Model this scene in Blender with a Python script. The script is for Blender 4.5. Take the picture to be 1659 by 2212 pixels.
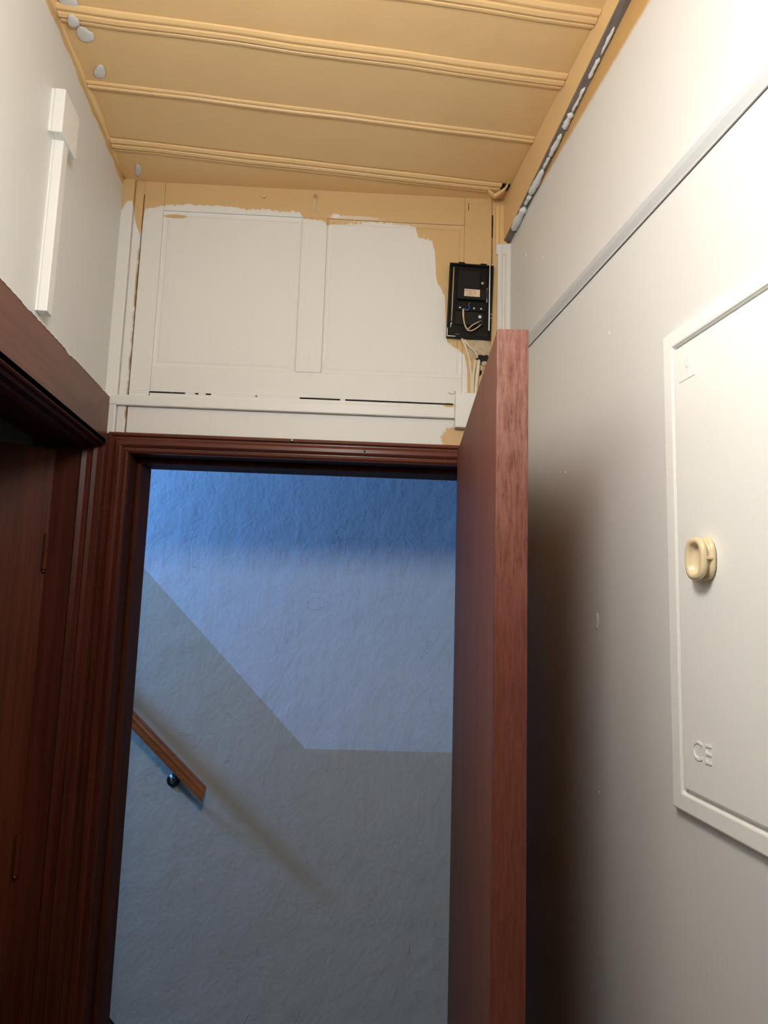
import bpy, bmesh, math, random
from mathutils import Vector, Matrix

for o in list(bpy.data.objects):
    bpy.data.objects.remove(o, do_unlink=True)
scene = bpy.context.scene
COL = scene.collection
rnd = random.Random(7)
R = math.radians

# ------------------------------------------------------------------ camera
cam_d = bpy.data.cameras.new('camera')
cam_d.sensor_fit = 'HORIZONTAL'
cam_d.sensor_width = 36.0
cam_d.lens = 1490.0 / 1659.0 * 36.0
cam_d.clip_start = 0.02
cam = bpy.data.objects.new('camera', cam_d)
COL.objects.link(cam)
rx = Vector((0.99164, -0.12518, 0.03130))        # camera right in the room
ry = -Vector((0.04704, 0.12485, -0.99106))       # camera up
rz = -Vector((0.12015, 0.98425, 0.12969))        # camera backwards
rm = Matrix((rx, ry, rz)).transposed().to_4x4()
cam.matrix_world = Matrix.Translation((0, 0, 1.62)) @ rm
scene.camera = cam

# ------------------------------------------------------------------ world / exposure
w = bpy.data.worlds.new('sky')
scene.world = w
w.use_nodes = True
w.node_tree.nodes['Background'].inputs[0].default_value = (0.22, 0.45, 1.0, 1)
w.node_tree.nodes['Background'].inputs[1].default_value = 1.0
scene.view_settings.view_transform = 'Standard'
scene.view_settings.look = 'None'
scene.view_settings.gamma = 1.0
scene.view_settings.use_curve_mapping = False
scene.view_settings.exposure = 0.0

LAMP_POS = (-0.06, 0.42, 2.30)
LAMP_R = 0.12
LAMP_POWER = 50.5
LAMP_COL = (1.0, 1.0, 0.97)

# daylight entering through the stairwell window (high up the flight, out of view)
sun_d = bpy.data.lights.new('stairwell_daylight', 'AREA')
sun_d.shape = 'RECTANGLE'
sun_d.size = 0.16
sun_d.size_y = 0.32
sun_d.energy = 58
sun_d.color = (0.165, 0.41, 1.0)
day = bpy.data.objects.new('stairwell_daylight', sun_d)
COL.objects.link(day)
DAY_POS = (-2.28, 2.375, 2.52)
day.location = DAY_POS
day.rotation_euler = (0, R(-90), 0)      # shines towards +X
day.rotation_euler = Vector((1.0, 0.02, -0.35)).to_track_quat('-Z', 'Y').to_euler()

# ------------------------------------------------------------------ helpers
class MB:
    def __init__(s):
        s.v = []; s.f = []
    def add(s, verts, faces):
        b = len(s.v)
        s.v += [tuple(p) for p in verts]
        s.f += [tuple(i + b for i in f) for f in faces]
        return s
    def box(s, x0, x1, y0, y1, z0, z1):
        v = [(x0,y0,z0),(x1,y0,z0),(x1,y1,z0),(x0,y1,z0),(x0,y0,z1),(x1,y0,z1),(x1,y1,z1),(x0,y1,z1)]
        return s.add(v, [(0,3,2,1),(4,5,6,7),(0,1,5,4),(1,2,6,5),(2,3,7,6),(3,0,4,7)])
    def hexa(s, v):
        return s.add(v, [(0,3,2,1),(4,5,6,7),(0,1,5,4),(1,2,6,5),(2,3,7,6),(3,0,4,7)])
    def loft(s, rings, closed=True, cap=True):
        """rings of equal point count joined in order"""
        n = len(rings[0]); b = len(s.v)
        for r in rings: s.v += [tuple(p) for p in r]
        for i in range(len(rings) - 1):
            for j in range(n if closed else n - 1):
                k = (j + 1) % n
                s.f.append((b+i*n+j, b+i*n+k, b+(i+1)*n+k, b+(i+1)*n+j))
        if cap:
            s.f.append(tuple(b + j for j in reversed(range(n))))
            s.f.append(tuple(b + (len(rings)-1)*n + j for j in range(n)))
        return s
    def tube(s, path, r, seg=8, flat=1.0, up=(0, 0, 1)):
        path = [Vector(p) for p in path]
        rings = []
        for i, p in enumerate(path):
            d = (path[min(i+1, len(path)-1)] - path[max(i-1, 0)]).normalized()
            a = d.cross(Vector(up))
            if a.length < 1e-4: a = d.cross(Vector((1, 0, 0)))
            a.normalize(); c = a.cross(d).normalized()
            rr = r[i] if isinstance(r, (list, tuple)) else r
            rings.append([p + a*math.cos(2*math.pi*k/seg)*rr + c*math.sin(2*math.pi*k/seg)*rr*flat for k in range(seg)])
        return s.loft(rings)
    def lathe(s, prof, origin, axis, seg=24):
        """prof: (radius, distance along axis)"""
        ax = Vector(axis).normalized(); o = Vector(origin)
        a = ax.cross(Vector((0, 0, 1)))
        if a.length < 1e-3: a = ax.cross(Vector((1, 0, 0)))
        a.normalize(); c = ax.cross(a)
        rings = [[o + ax*h + (a*math.cos(2*math.pi*k/seg) + c*math.sin(2*math.pi*k/seg))*max(r, 1e-5) for k in range(seg)] for r, h in prof]
        return s.loft(rings)

def smooth_path(pts, n=6):
    pts = [Vector(p) for p in pts]; out = []
    for i in range(len(pts) - 1):
        p0 = pts[max(i-1, 0)]; p1 = pts[i]; p2 = pts[i+1]; p3 = pts[min(i+2, len(pts)-1)]
        for k in range(n):
            t = k / n
            out.append(0.5*((2*p1) + (-p0+p2)*t + (2*p0-5*p1+4*p2-p3)*t*t + (-p0+3*p1-3*p2+p3)*t**3))
    out.append(pts[-1])
    return out

def link(o, parent=None):
    COL.objects.link(o)
    if parent: o.parent = parent
    return o

def build(name, mb, mat, parent=None, bevel=0.0, smooth=False, loc=None, rotz=None, seg=2, sub=0):
    me = bpy.data.meshes.new(name)
    me.from_pydata(mb.v, [], mb.f)
    bm = bmesh.new(); bm.from_mesh(me)
    bmesh.ops.recalc_face_normals(bm, faces=bm.faces)
    bm.to_mesh(me); bm.free()
    me.materials.append(mat)
    o = bpy.data.objects.new(name, me)
    link(o, parent)
    if loc is not None: o.location = loc
    if rotz is not None: o.rotation_euler = (0, 0, rotz)
    if bevel:
        m = o.modifiers.new('bevel', 'BEVEL'); m.width = bevel; m.segments = seg; m.limit_method = 'ANGLE'
    if sub:
        m = o.modifiers.new('sub', 'SUBSURF'); m.levels = sub; m.render_levels = sub
    if smooth:
        for p in me.polygons: p.use_smooth = True
    return o

def empty(name, loc=(0, 0, 0), rotz=0.0):
    o = bpy.data.objects.new(name, None)
    o.empty_display_size = 0.05
    o.location = loc; o.rotation_euler = (0, 0, rotz)
    return link(o)

def tag(o, label, cat, group=None, kind=None):
    o['label'] = label; o['category'] = cat
    if group: o['group'] = group
    if kind: o['kind'] = kind
    return o

def text_mesh(name, body, size, mat, parent, matrix, depth=0.0006):
    cu = bpy.data.curves.new(name, 'FONT')
    cu.body = body; cu.size = size; cu.extrude = depth; cu.align_x = 'CENTER'; cu.align_y = 'CENTER'
    cu.resolution_u = 3; cu.space_character = 1.15
    tmp = bpy.data.objects.new(name, cu); COL.objects.link(tmp)
    bpy.context.view_layer.update()
    me = bpy.data.meshes.new_from_object(tmp)
    bpy.data.objects.remove(tmp, do_unlink=True)
    me.materials.clear(); me.materials.append(mat)
    o = bpy.data.objects.new(name, me)
    link(o, parent); o.matrix_local = matrix
    return o

# ------------------------------------------------------------------ materials
class NT:
    def __init__(s, name):
        s.m = bpy.data.materials.new(name); s.m.use_nodes = True
        s.t = s.m.node_tree; s.N = s.t.nodes; s.L = s.t.links
        s.b = s.N['Principled BSDF']
    def n(s, kind, **kw):
        x = s.N.new(kind)
        for k, v in kw.items(): setattr(x, k, v)
        return x
    def put(s, sock, v):
        if hasattr(v, 'is_linked') or isinstance(v, bpy.types.NodeSocket): s.L.new(v, sock)
        else: sock.default_value = v
    def math(s, op, a, b=None, c=None, clamp=False):
        x = s.n('ShaderNodeMath', operation=op, use_clamp=clamp)
        s.put(x.inputs[0], a)
        if b is not None: s.put(x.inputs[1], b)
        if c is not None: s.put(x.inputs[2], c)
        return x.outputs[0]
    def pos(s):
        return s.n('ShaderNodeNewGeometry').outputs['Position']
    def obj(s):
        return s.n('ShaderNodeTexCoord').outputs['Object']
    def mapping(s, vec, scale=(1, 1, 1), loc=(0, 0, 0), rot=(0, 0, 0)):
        x = s.n('ShaderNodeMapping'); s.L.new(vec, x.inputs[0])
        x.inputs['Location'].default_value = loc; x.inputs['Rotation'].default_value = rot; x.inputs['Scale'].default_value = scale
        return x.outputs[0]
    def noise(s, vec, scale, detail=3.0, rough=0.5):
        x = s.n('ShaderNodeTexNoise'); s.L.new(vec, x.inputs['Vector'])
        x.inputs['Scale'].default_value = scale; x.inputs['Detail'].default_value = detail; x.inputs['Roughness'].default_value = rough
        return x.outputs['Fac']
    def sep(s, vec):
        x = s.n('ShaderNodeSeparateXYZ'); s.L.new(vec, x.inputs[0]); return x.outputs
    def mix(s, fac, a, b):
        x = s.n('ShaderNodeMix', data_type='RGBA')
        s.put(x.inputs[0], fac)
        for i, v in ((6, a), (7, b)):
            if isinstance(v, (tuple, list)): x.inputs[i].default_value = (*v[:3], 1)
            else: s.L.new(v, x.inputs[i])
        return x.outputs[2]
    def step(s, v, lo, hi):
        x = s.n('ShaderNodeMapRange', interpolation_type='SMOOTHSTEP')
        s.put(x.inputs[0], v); x.inputs[1].default_value = lo; x.inputs[2].default_value = hi
        return x.outputs[0]
    def dot(s, vec, d):
        x = s.n('ShaderNodeVectorMath', operation='DOT_PRODUCT'); s.L.new(vec, x.inputs[0]); x.inputs[1].default_value = d
        return x.outputs['Value']
    def bump(s, h, strength=0.3, dist=0.002):
        x = s.n('ShaderNodeBump'); s.L.new(h, x.inputs['Height'])
        x.inputs['Strength'].default_value = strength; x.inputs['Distance'].default_value = dist
        s.L.new(x.outputs[0], s.b.inputs['Normal'])
        return x
    def color(s, c):
        if isinstance(c, (tuple, list)): s.b.inputs['Base Color'].default_value = (*c[:3], 1)
        else: s.L.new(c, s.b.inputs['Base Color'])
    def rough(s, r): s.put(s.b.inputs['Roughness'], r)

def plain(name, col, rough=0.5, metal=0.0, var=0.06, nscale=40, bump=0.0, coat=0.0):
    t = NT(name); p = t.pos()
    n = t.noise(p, nscale, 4)
    t.color(t.mix(n, tuple(c*(1-var) for c in col), tuple(min(1, c*(1+var)) for c in col)))
    t.rough(rough); t.b.inputs['Metallic'].default_value = metal
    if bump: t.bump(t.noise(p, nscale*3, 5), bump, 0.001)
    if coat: t.b.inputs['Coat Weight'].default_value = coat
    return t.m

def wood(name, dark, light, axis=2, rough=0.35, scale=1.0, coat=0.0, ring=0.5, bump=0.15, spec=0.25):
    t = NT(name); p = t.obj()
    sc = [55*scale, 55*scale, 55*scale]; sc[axis] = 2.2*scale
    m = t.mapping(p, tuple(sc))
    n1 = t.noise(m, 1.0, 6, 0.65)
    sc2 = [9*scale, 9*scale, 9*scale]; sc2[axis] = 0.8*scale
    n2 = t.noise(t.mapping(p, tuple(sc2), (3.1, 1.7, 0.4)), 1.0, 3)
    f = t.math('ADD', t.math('MULTIPLY', n1, 1-ring), t.math('MULTIPLY', n2, ring))
    f = t.step(f, 0.34, 0.66)
    t.color(t.mix(f, dark, light))
    t.rough(t.math('ADD', t.math('MULTIPLY', n1, 0.15), rough - 0.07)); t.b.inputs['Specular IOR Level'].default_value = spec
    if coat:
        t.b.inputs['Coat Weight'].default_value = coat; t.b.inputs['Coat Roughness'].default_value = 0.2
    t.bump(n1, bump, 0.0008)
    return t.m

WHITE = (0.745, 0.735, 0.70)
YELLOW = (0.62, 0.415, 0.195)
SK = R(5.0)                                   # the door wall is not square to the passage
UX = (math.cos(SK), -math.sin(SK), 0.0)
DW = 1.80
P0 = (DW*math.sin(SK), DW*math.cos(SK), 0.0)

def curve_fn(t, x, lo, hi, zlo, zhi, pts):
    """piecewise-linear function of x via a float curve"""
    xs = t.math('DIVIDE', t.math('SUBTRACT', x, lo), hi - lo, clamp=True)
    c = t.n('ShaderNodeFloatCurve')
    cv = c.mapping.curves[0]
    P = [((px-lo)/(hi-lo), (pz-zlo)/(zhi-zlo)) for px, pz in pts]
    cv.points[0].location = P[0]; cv.points[1].location = P[-1]
    for q in P[1:-1]: cv.points.new(*q)
    for q in cv.points: q.handle_type = 'VECTOR'
    c.mapping.update()
    t.L.new(xs, c.inputs['Value'])
    return t.math('ADD', t.math('MULTIPLY', c.outputs[0], zhi - zlo), zlo)

def blob(t, u, z, u0, z0, a, b, nz, k=0.6):
    """1 inside an ellipse with ragged edge"""
    e = t.math('ADD', t.math('POWER', t.math('DIVIDE', t.math('SUBTRACT', u, u0), a), 2.0),
               t.math('POWER', t.math('DIVIDE', t.math('SUBTRACT', z, z0), b), 2.0))
    e = t.math('ADD', e, t.math('MULTIPLY', t.math('SUBTRACT', nz, 0.5), k*3))
    return t.math('SUBTRACT', 1.0, t.step(e, 0.85, 1.15))

def door_wall_paint():
    t = NT('half_repainted_panelling'); p = t.pos()
    u = t.dot(p, UX); z = t.sep(p)[2]
    nf = t.noise(p, 120, 4, 0.7); nc = t.noise(p, 30, 3)
    zb = curve_fn(t, u, -0.70, 0.40, 2.0, 2.8, [
        (-0.70, 2.655), (-0.680, 2.66), (-0.672, 2.685), (-0.655, 2.687), (-0.648, 2.646), (-0.636, 2.606), (-0.6275, 2.575),
        (-0.6265, 2.668), (-0.602, 2.680), (-0.552, 2.691), (-0.464, 2.693), (-0.387, 2.692), (-0.311, 2.687), (-0.197, 2.686),
        (-0.188, 2.668), (-0.130, 2.664), (-0.123, 2.651), (-0.092, 2.661), (-0.002, 2.670), (0.101, 2.667), (0.125, 2.660),
        (0.132, 2.633), (0.172, 2.624), (0.181, 2.588), (0.183, 2.53), (0.189, 2.50), (0.212, 2.461), (0.217, 2.335),
        (0.244, 2.313), (0.267, 2.297), (0.276, 2.252), (0.279, 2.05), (0.40, 2.05)])
    zz = t.math('ADD', z, t.math('ADD', t.math('MULTIPLY', t.math('SUBTRACT', nf, 0.5), 0.022), t.math('MULTIPLY', t.math('SUBTRACT', nc, 0.5), 0.012)))
    yel = t.step(t.math('SUBTRACT', zz, zb), -0.0025, 0.0025)
    for (a, b, c, d) in ((-0.540, 2.6585, 0.032, 0.006), (0.228, 2.1525, 0.016, 0.006), (0.250, 2.060, 0.040, 0.034), (0.262, 2.10, 0.02, 0.03)):
        yel = t.math('MAXIMUM', yel, blob(t, u, z, a, b, c, d, nf))
    # rust-coloured bleed beside the dark joint
    wht = blob(t, u, z, -0.098, 2.680, 0.012, 0.007, nf, 0.3)
    wht = t.math('MAXIMUM', wht, t.math('MULTIPLY', blob(t, u, z, -0.045, 2.678, 0.075, 0.0055, nf, 0.8), 0.55))
    yel = t.math('MULTIPLY', yel, t.math('SUBTRACT', 1.0, wht))
    # thin brushed coat: old colour ghosts through
    br = t.noise(t.mapping(p, (42, 42, 9)), 1.0, 5, 0.7)
    thin = t.math('MULTIPLY', t.step(br, 0.5, 0.75), 0.16)
    white = t.mix(thin, WHITE, (0.66, 0.62, 0.54))
    dirt = t.math('MULTIPLY', t.step(t.noise(p, 14, 4, 0.6), 0.55, 0.8), 0.25)
    yc = t.mix(dirt, YELLOW, (0.50, 0.30, 0.12))
    white = t.mix(t.math('MULTIPLY', t.math('SUBTRACT', 1.0, t.step(t.math('ABSOLUTE', t.math('ADD', u, 0.6292)), 0.001, 0.0052)), t.step(nc, 0.30, 0.62)), white, (0.42, 0.25, 0.11))
    t.color(t.mix(yel, white, yc))
    t.rough(0.5)
    t.bump(t.math('ADD', t.math('MULTIPLY', br, 0.5), t.math('MULTIPLY', yel, -0.8)), 0.3, 0.0012)
    return t.m

def ceiling_paint():
    t = NT('ochre_gloss_paint'); p = t.pos()
    n = t.noise(t.mapping(p, (3, 40, 40)), 1.0, 5, 0.6)
    n2 = t.noise(p, 9, 3)
    c = t.mix(n2, (0.70, 0.465, 0.215), (0.76, 0.515, 0.25))
    t.color(c); t.rough(0.42)
    t.bump(t.math('ADD', n, t.math('MULTIPLY', t.noise(p, 160, 3), 0.5)), 0.35, 0.0012)
    return t.m

def wall_paint_left():
    t = NT('white_wall_with_ochre_edge'); p = t.pos(); s = t.sep(p)
    nf = t.noise(p, 110, 3, 0.6); nc = t.noise(p, 14, 3)
    edge = t.math('ADD', t.math('ADD', s[2], t.math('MULTIPLY', t.math('SUBTRACT', nc, 0.5), 0.034)), t.math('MULTIPLY', t.math('SUBTRACT', nf, 0.5), 0.006))
    yel = t.step(edge, 2.7325, 2.735)
    g = t.noise(p, 3.0, 4)
    t.color(t.mix(yel, t.mix(g, (0.63, 0.64, 0.625), (0.68, 0.685, 0.665)), YELLOW))
    t.rough(0.45)
    t.bump(t.math('ADD', t.noise(p, 55, 4), t.math('MULTIPLY', t.noise(p, 8, 2), 2.0)), 0.12, 0.0015)
    return t.m

def wall_paint_right():
    t = NT('white_wall_with_ochre_top'); p = t.pos(); s = t.sep(p)
    nf = t.noise(p, 60, 3, 0.6)
    z = t.math('ADD', s[2], t.math('MULTIPLY', t.math('SUBTRACT', nf, 0.5), 0.008))
    # the band thins out and ends before the door wall
    band = t.math('MULTIPLY', t.step(z, 2.634, 2.650), t.math('SUBTRACT', 1.0, t.step(s[1], 1.58, 1.72)))
    sp = t.noise(t.mapping(p, (30, 30, 12)), 1.0, 2, 0.5)
    t.color(t.mix(band, t.mix(t.noise(p, 3.0, 4), (0.665, 0.66, 0.645), (0.71, 0.70, 0.68)), (0.56, 0.335, 0.125)))
    t.rough(0.42)
    h = t.math('ADD', t.noise(p, 45, 4), t.math('MULTIPLY', t.noise(p, 7, 2), 3.0))
    h = t.math('ADD', h, t.math('MULTIPLY', t.step(sp, 0.72, 0.80), 1.5))
    t.bump(h, 0.13, 0.0015)
    return t.m

def stair_paint():
    t = NT('two_tone_stairwell_plaster'); p = t.pos(); s = t.sep(p)
    u = t.dot(p, UX)
    nf = t.noise(p, 60, 3)
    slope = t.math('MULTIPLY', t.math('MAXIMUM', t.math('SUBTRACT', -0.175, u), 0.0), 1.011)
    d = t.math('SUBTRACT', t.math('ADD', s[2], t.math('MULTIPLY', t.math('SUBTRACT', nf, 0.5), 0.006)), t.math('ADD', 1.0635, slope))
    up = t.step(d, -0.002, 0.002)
    g = t.noise(p, 5, 5, 0.6)
    # hairline cracks and scuffs
    vo = t.n('ShaderNodeTexVoronoi', feature='DISTANCE_TO_EDGE'); vo.inputs['Scale'].default_value = 3.2
    wv = t.n('ShaderNodeVectorMath', operation='ADD'); t.L.new(p, wv.inputs[0])
    no = t.n('ShaderNodeTexNoise'); t.L.new(p, no.inputs['Vector']); no.inputs['Scale'].default_value = 9; no.inputs['Detail'].default_value = 4
    sc = t.n('ShaderNodeVectorMath', operation='SCALE'); t.L.new(no.outputs['Color'], sc.inputs[0]); sc.inputs['Scale'].default_value = 0.25
    t.L.new(sc.outputs[0], wv.inputs[1]); t.L.new(wv.outputs[0], vo.inputs['Vector'])
    crack = t.math('MULTIPLY', t.math('SUBTRACT', 1.0, t.step(vo.outputs[0], 0.0, 0.008)), t.step(t.noise(p, 4.5, 2), 0.55, 0.68))
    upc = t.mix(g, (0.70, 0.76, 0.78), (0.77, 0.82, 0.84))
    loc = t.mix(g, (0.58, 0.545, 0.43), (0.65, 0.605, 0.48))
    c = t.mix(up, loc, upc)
    scuff = t.math('MULTIPLY', t.step(t.noise(t.mapping(p, (40, 40, 7)), 1.0, 2), 0.72, 0.82), 0.5)
    c = t.mix(scuff, c, (0.20, 0.20, 0.20))
    c = t.mix(t.math('MULTIPLY', crack, 0.35), c, (0.16, 0.17, 0.18))
    t.color(c); t.rough(0.55)
    h = t.math('ADD', t.noise(p, 70, 5, 0.6), t.math('MULTIPLY', t.noise(p, 13, 3), 2.2))
    h = t.math('ADD', h, t.math('MULTIPLY', t.noise(p, 4, 2), 2.5))
    h = t.math('ADD', h, t.math('MULTIPLY', t.noise(t.mapping(p, (22, 22, 3)), 1.0, 3), 0.9))
    h = t.math('SUBTRACT', h, t.math('MULTIPLY', crack, 0.4))
    t.bump(h, 0.42, 0.004)
    return t.m

def worn_lit_edge():
    t = NT('worn_lit_mahogany_edge'); p = t.obj()
    n = t.noise(t.mapping(p, (220, 220, 26)), 1.0, 6, 0.7)
    n2 = t.noise(p, 14, 4, 0.7)
    z = t.sep(p)[2]
    wear_falloff = t.math('MULTIPLY', t.step(t.math('ADD', n, t.math('MULTIPLY', n2, 0.6)), 0.55, 1.0), t.step(z, 1.5, 2.0))  # worn wood, with the lamp's falloff painted in as a paler top
    c = t.mix(t.step(n, 0.3, 0.7), (0.098, 0.025, 0.014), (0.150, 0.042, 0.026))
    t.color(t.mix(t.math('MULTIPLY', wear_falloff, 0.62), c, (0.32, 0.165, 0.122)))
    t.rough(0.5); t.b.inputs['Specular IOR Level'].default_value = 0.3; t.bump(n, 0.3, 0.001)
    return t.m

M_PANEL = door_wall_paint()
M_CEIL = ceiling_paint()
M_WL = wall_paint_left()
M_WR = wall_paint_right()
M_STAIR = stair_paint()
M_EDGE = worn_lit_edge()
M_WHITE = plain('white_gloss_paint', (0.76, 0.755, 0.725), 0.4, var=0.03, nscale=25, bump=0.08)
M_OLDWHITE = plain('thin_white_paint', (0.70, 0.68, 0.63), 0.5, var=0.08, nscale=30, bump=0.2)
M_CAB = plain('cream_enamel', (0.85, 0.845, 0.81), 0.3, var=0.015, nscale=8)
M_KNOB = plain('ivory_plastic', (0.74, 0.60, 0.38), 0.3, var=0.03)
M_MAHOG = wood('dark_mahogany', (0.055, 0.012, 0.007), (0.115, 0.028, 0.015), 2, 0.36, 1.0, 0.0)
M_MAHOG_X = wood('dark_mahogany_across', (0.065, 0.016, 0.009), (0.14, 0.036, 0.019), 0, 0.34, 1.0, 0.05)
M_LINTEL = wood('brown_varnished_board', (0.100, 0.035, 0.022), (0.175, 0.068, 0.043), 1, 0.42, 1.4, 0.1, 0.35)
M_LINING = wood('worn_mahogany_lining', (0.045, 0.013, 0.007), (0.095, 0.027, 0.014), 2, 0.6, 1.0, 0.0, spec=0.06)
M_SOFFIT = wood('dark_mahogany_along', (0.035, 0.009, 0.006), (0.075, 0.020, 0.012), 1, 0.6, 1.0, 0.0)
M_SOFFIT.node_tree.nodes['Principled BSDF'].inputs['Specular IOR Level'].default_value = 0.12
M_LEAF = wood('mahogany_veneer', (0.19, 0.066, 0.037), (0.24, 0.088, 0.051), 2, 0.55, 1.6, 0.0, 0.35, 0.08, 0.12)
M_LEAF2 = wood('red_mahogany_veneer', (0.058, 0.014, 0.006), (0.125, 0.031, 0.013), 2, 0.42, 1.0, 0.0, 0.4, 0.08, 0.12)
M_RAIL = wood('orange_varnished_pine', (0.29, 0.080, 0.018), (0.45, 0.135, 0.036), 0, 0.35, 1.0, 0.2)
M_BLACK = plain('black_plastic', (0.005, 0.005, 0.0055), 0.42, var=0.2)
M_BLACK2 = plain('black_plastic_satin', (0.010, 0.0095, 0.0095), 0.5, var=0.15)
for m_ in (M_BLACK, M_BLACK2): m_.node_tree.nodes['Principled BSDF'].inputs['Specular IOR Level'].default_value = 0.22
M_GAP = plain('dark_gap', (0.010, 0.007, 0.005), 0.9, var=0.3)
M_GAPB = plain('brown_gap', (0.10, 0.065, 0.04), 0.9, var=0.4)
M_CABLE = plain('beige_cable', (0.62, 0.44, 0.25), 0.45)
M_CABLEW = plain('paint_smeared_cable', (0.66, 0.57, 0.42), 0.5, var=0.15, nscale=25, bump=0.15)
M_BLUE = plain('blue_wire', (0.03, 0.16, 0.42), 0.4)
M_WSTRIP = plain('bare_white_plastic', (0.85, 0.83, 0.76), 0.35, var=0.02)
M_METAL = plain('dull_steel', (0.55, 0.54, 0.50), 0.3, 1.0)
M_BRASS = plain('aged_brass', (0.42, 0.27, 0.10), 0.35, 1.0)
M_BRONZE = plain('dark_chrome', (0.085, 0.082, 0.072), 0.34, 1.0)
M_LABEL = plain('cream_sticker', (0.74, 0.56, 0.38), 0.5, var=0.03)
M_INK = plain('black_ink', (0.03, 0.025, 0.02), 0.6)
M_RAW = plain('weathered_raw_timber', (0.165, 0.135, 0.115), 0.8, var=0.35, nscale=30, bump=0.5)
M_FILLER = plain('white_filler', (0.66, 0.66, 0.66), 0.6, var=0.06, nscale=60, bump=0.3)
M_PATCH = plain('grey_white_spackle', (0.64, 0.625, 0.60), 0.6, var=0.05, nscale=60, bump=0.15)
M_PLASTER = plain('crumbled_plaster', (0.50, 0.40, 0.26), 0.85, var=0.3, nscale=60, bump=0.6)
M_FLOOR = plain('brown_floor_tile', (0.16, 0.10, 0.065), 0.4, var=0.2, nscale=6)
M_LAND = plain('grey_terrazzo', (0.16, 0.16, 0.15), 0.5, var=0.4, nscale=120)
M_DIM = plain('dim_green_grey_paint', (0.40, 0.46, 0.40), 0.7)
M_PLAINW = plain('white_plaster', (0.74, 0.71, 0.66), 0.6, var=0.04, nscale=6, bump=0.1)
M_STAIRW = plain('stairwell_grey', (0.30, 0.30, 0.29), 0.6, var=0.04, nscale=6, bump=0.1)  # unseen stairwell surfaces, darkened to cut the blue bounced light
mg = NT('lit_opal_glass'); mg.color((0.9, 0.88, 0.82))
mg.b.inputs['Emission Color'].default_value = (*LAMP_COL, 1); mg.b.inputs['Emission Strength'].default_value = LAMP_POWER
M_GLOBE = mg.m
mp = NT('window_pane'); mp.color((0.9, 0.95, 1.0)); mp.b.inputs['Transmission Weight'].default_value = 1.0; mp.rough(0.02)
M_PANE = mp.m

XL, XR = -0.525, 0.545
CZ = 2.755
BACK = -3.60
def wallY(x, d=DW): return (d - math.sin(SK)*x) / math.cos(SK)

# ------------------------------------------------------------------ setting: floor, outer walls
PB = -0.15          # unseen dark hall added behind the viewer to soak up bounced light
tag(build('floor', MB().box(-0.70, 0.70, PB, 1.86, -0.1, 0), M_FLOOR), 'brown tiled passage floor below the picture', 'floor', kind='structure')
mb = MB()
mb.box(XR, XR+0.15, PB, wallY(XR)+0.02, 0, 2.9)
wr = build('wall_right', mb, M_WR)
tag(wr, 'glossy white wall with a cable trunking, behind the open door', 'wall', kind='structure')
for i, (y_, z_, ra) in enumerate(((1.212, 1.602, .010), (1.214, 1.590, .007), (1.472, 1.62, .003), (1.21, 1.30, .0025), (1.36, 1.90, .003), (1.15, 2.12, .004), (1.50, 2.45, .004), (1.62, 2.52, .005), (1.55, 2.38, .003))):
    rg = [[(XR-h_, y_+ra*q_*math.cos(k_*math.pi/6)*.8, z_+ra*q_*1.3*math.sin(k_*math.pi/6)) for k_ in range(12)] for q_, h_ in ((1, -.0005), (.8, .0006), (.4, .0014), (.1, .0015))]
    build('paint_blister', MB().loft(rg), M_WR, wr, smooth=True)
DY0, DY1, DZ = 0.95, 1.838, 2.0        # opening of the side door
mb = MB()
mb.box(XL-0.13, XL, PB, DY0, 0, 2.9)
mb.box(XL-0.13, XL, DY0, DY1+0.012, DZ, 2.9)
tag(build('wall_left', mb, M_WL), 'off-white wall above the side door with ragged ochre edge under the ceiling', 'wall', kind='structure')
mb = MB().box(-2.6, 2.6, BACK-0.1, BACK, 0, 2.9).box(-2.6, -2.5, BACK, PB, 0, 2.9).box(2.5, 2.6, BACK, PB, 0, 2.9)
mb.box(-2.6, XL-0.13, PB, PB+0.1, 0, 2.9).box(XR+0.15, 2.6, PB, PB+0.1, 0, 2.9)
tag(build('wall_back', mb, M_LEAF2), 'dark walls of the unseen hall added behind the viewer to soak up bounced light', 'wall', kind='structure')
tag(build('floor', MB().box(-2.6, 2.6, BACK, PB, -0.1, 0), M_FLOOR), 'dark tiled floor of the unseen hall added behind the viewer', 'floor', kind='structure')
tag(build('ceiling', MB().box(-2.6, 2.6, BACK, PB, 2.80, 2.9), M_DIM), 'dim ceiling of the unseen hall added behind the viewer', 'ceiling', kind='structure')

# ------------------------------------------------------------------ wall_far: the panelled door wall
def at_wall(name, mb, mat, parent=None, **kw):
    if parent: return build(name, mb, mat, parent, **kw)
    return build(name, mb, mat, None, loc=P0, rotz=-SK, **kw)
UL, UR = -0.609, 0.300                     # clear opening of the entrance
ZH = 1.985
TOPZ = 4.0
mb = MB()
mb.box(-3.3, UL-0.025, 0.012, 0.14, 0, TOPZ)
mb.box(UR+0.025, 1.6, 0.012, 0.14, 0, TOPZ)
mb.box(UL-0.025, UR+0.025, 0.012, 0.14, ZH+0.025, TOPZ)
wf = at_wall('wall_far', mb, M_STAIRW)
tag(wf, 'boarded wall over the entrance, half repainted white over ochre', 'wall', kind='structure')
CL, CR = -0.686, 0.392
# corner strips
build('corner_strip', MB().box(CL-0.01, -0.6535, -0.010, 0.02, 2.035, CZ), M_PANEL, wf, bevel=0.003)
build('corner_strip', MB().box(-0.653, -0.6290, -0.002, 0.02, 2.035, CZ), M_PANEL, wf, bevel=0.004)
build('joint_gap', MB().box(-0.6290, -0.6262, 0.006, 0.02, 2.035, 2.715), M_GAP, wf)
build('joint_gap', MB().box(-0.6290, -0.6262, -0.001, 0.02, 2.715, CZ), M_PANEL, wf)
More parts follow.
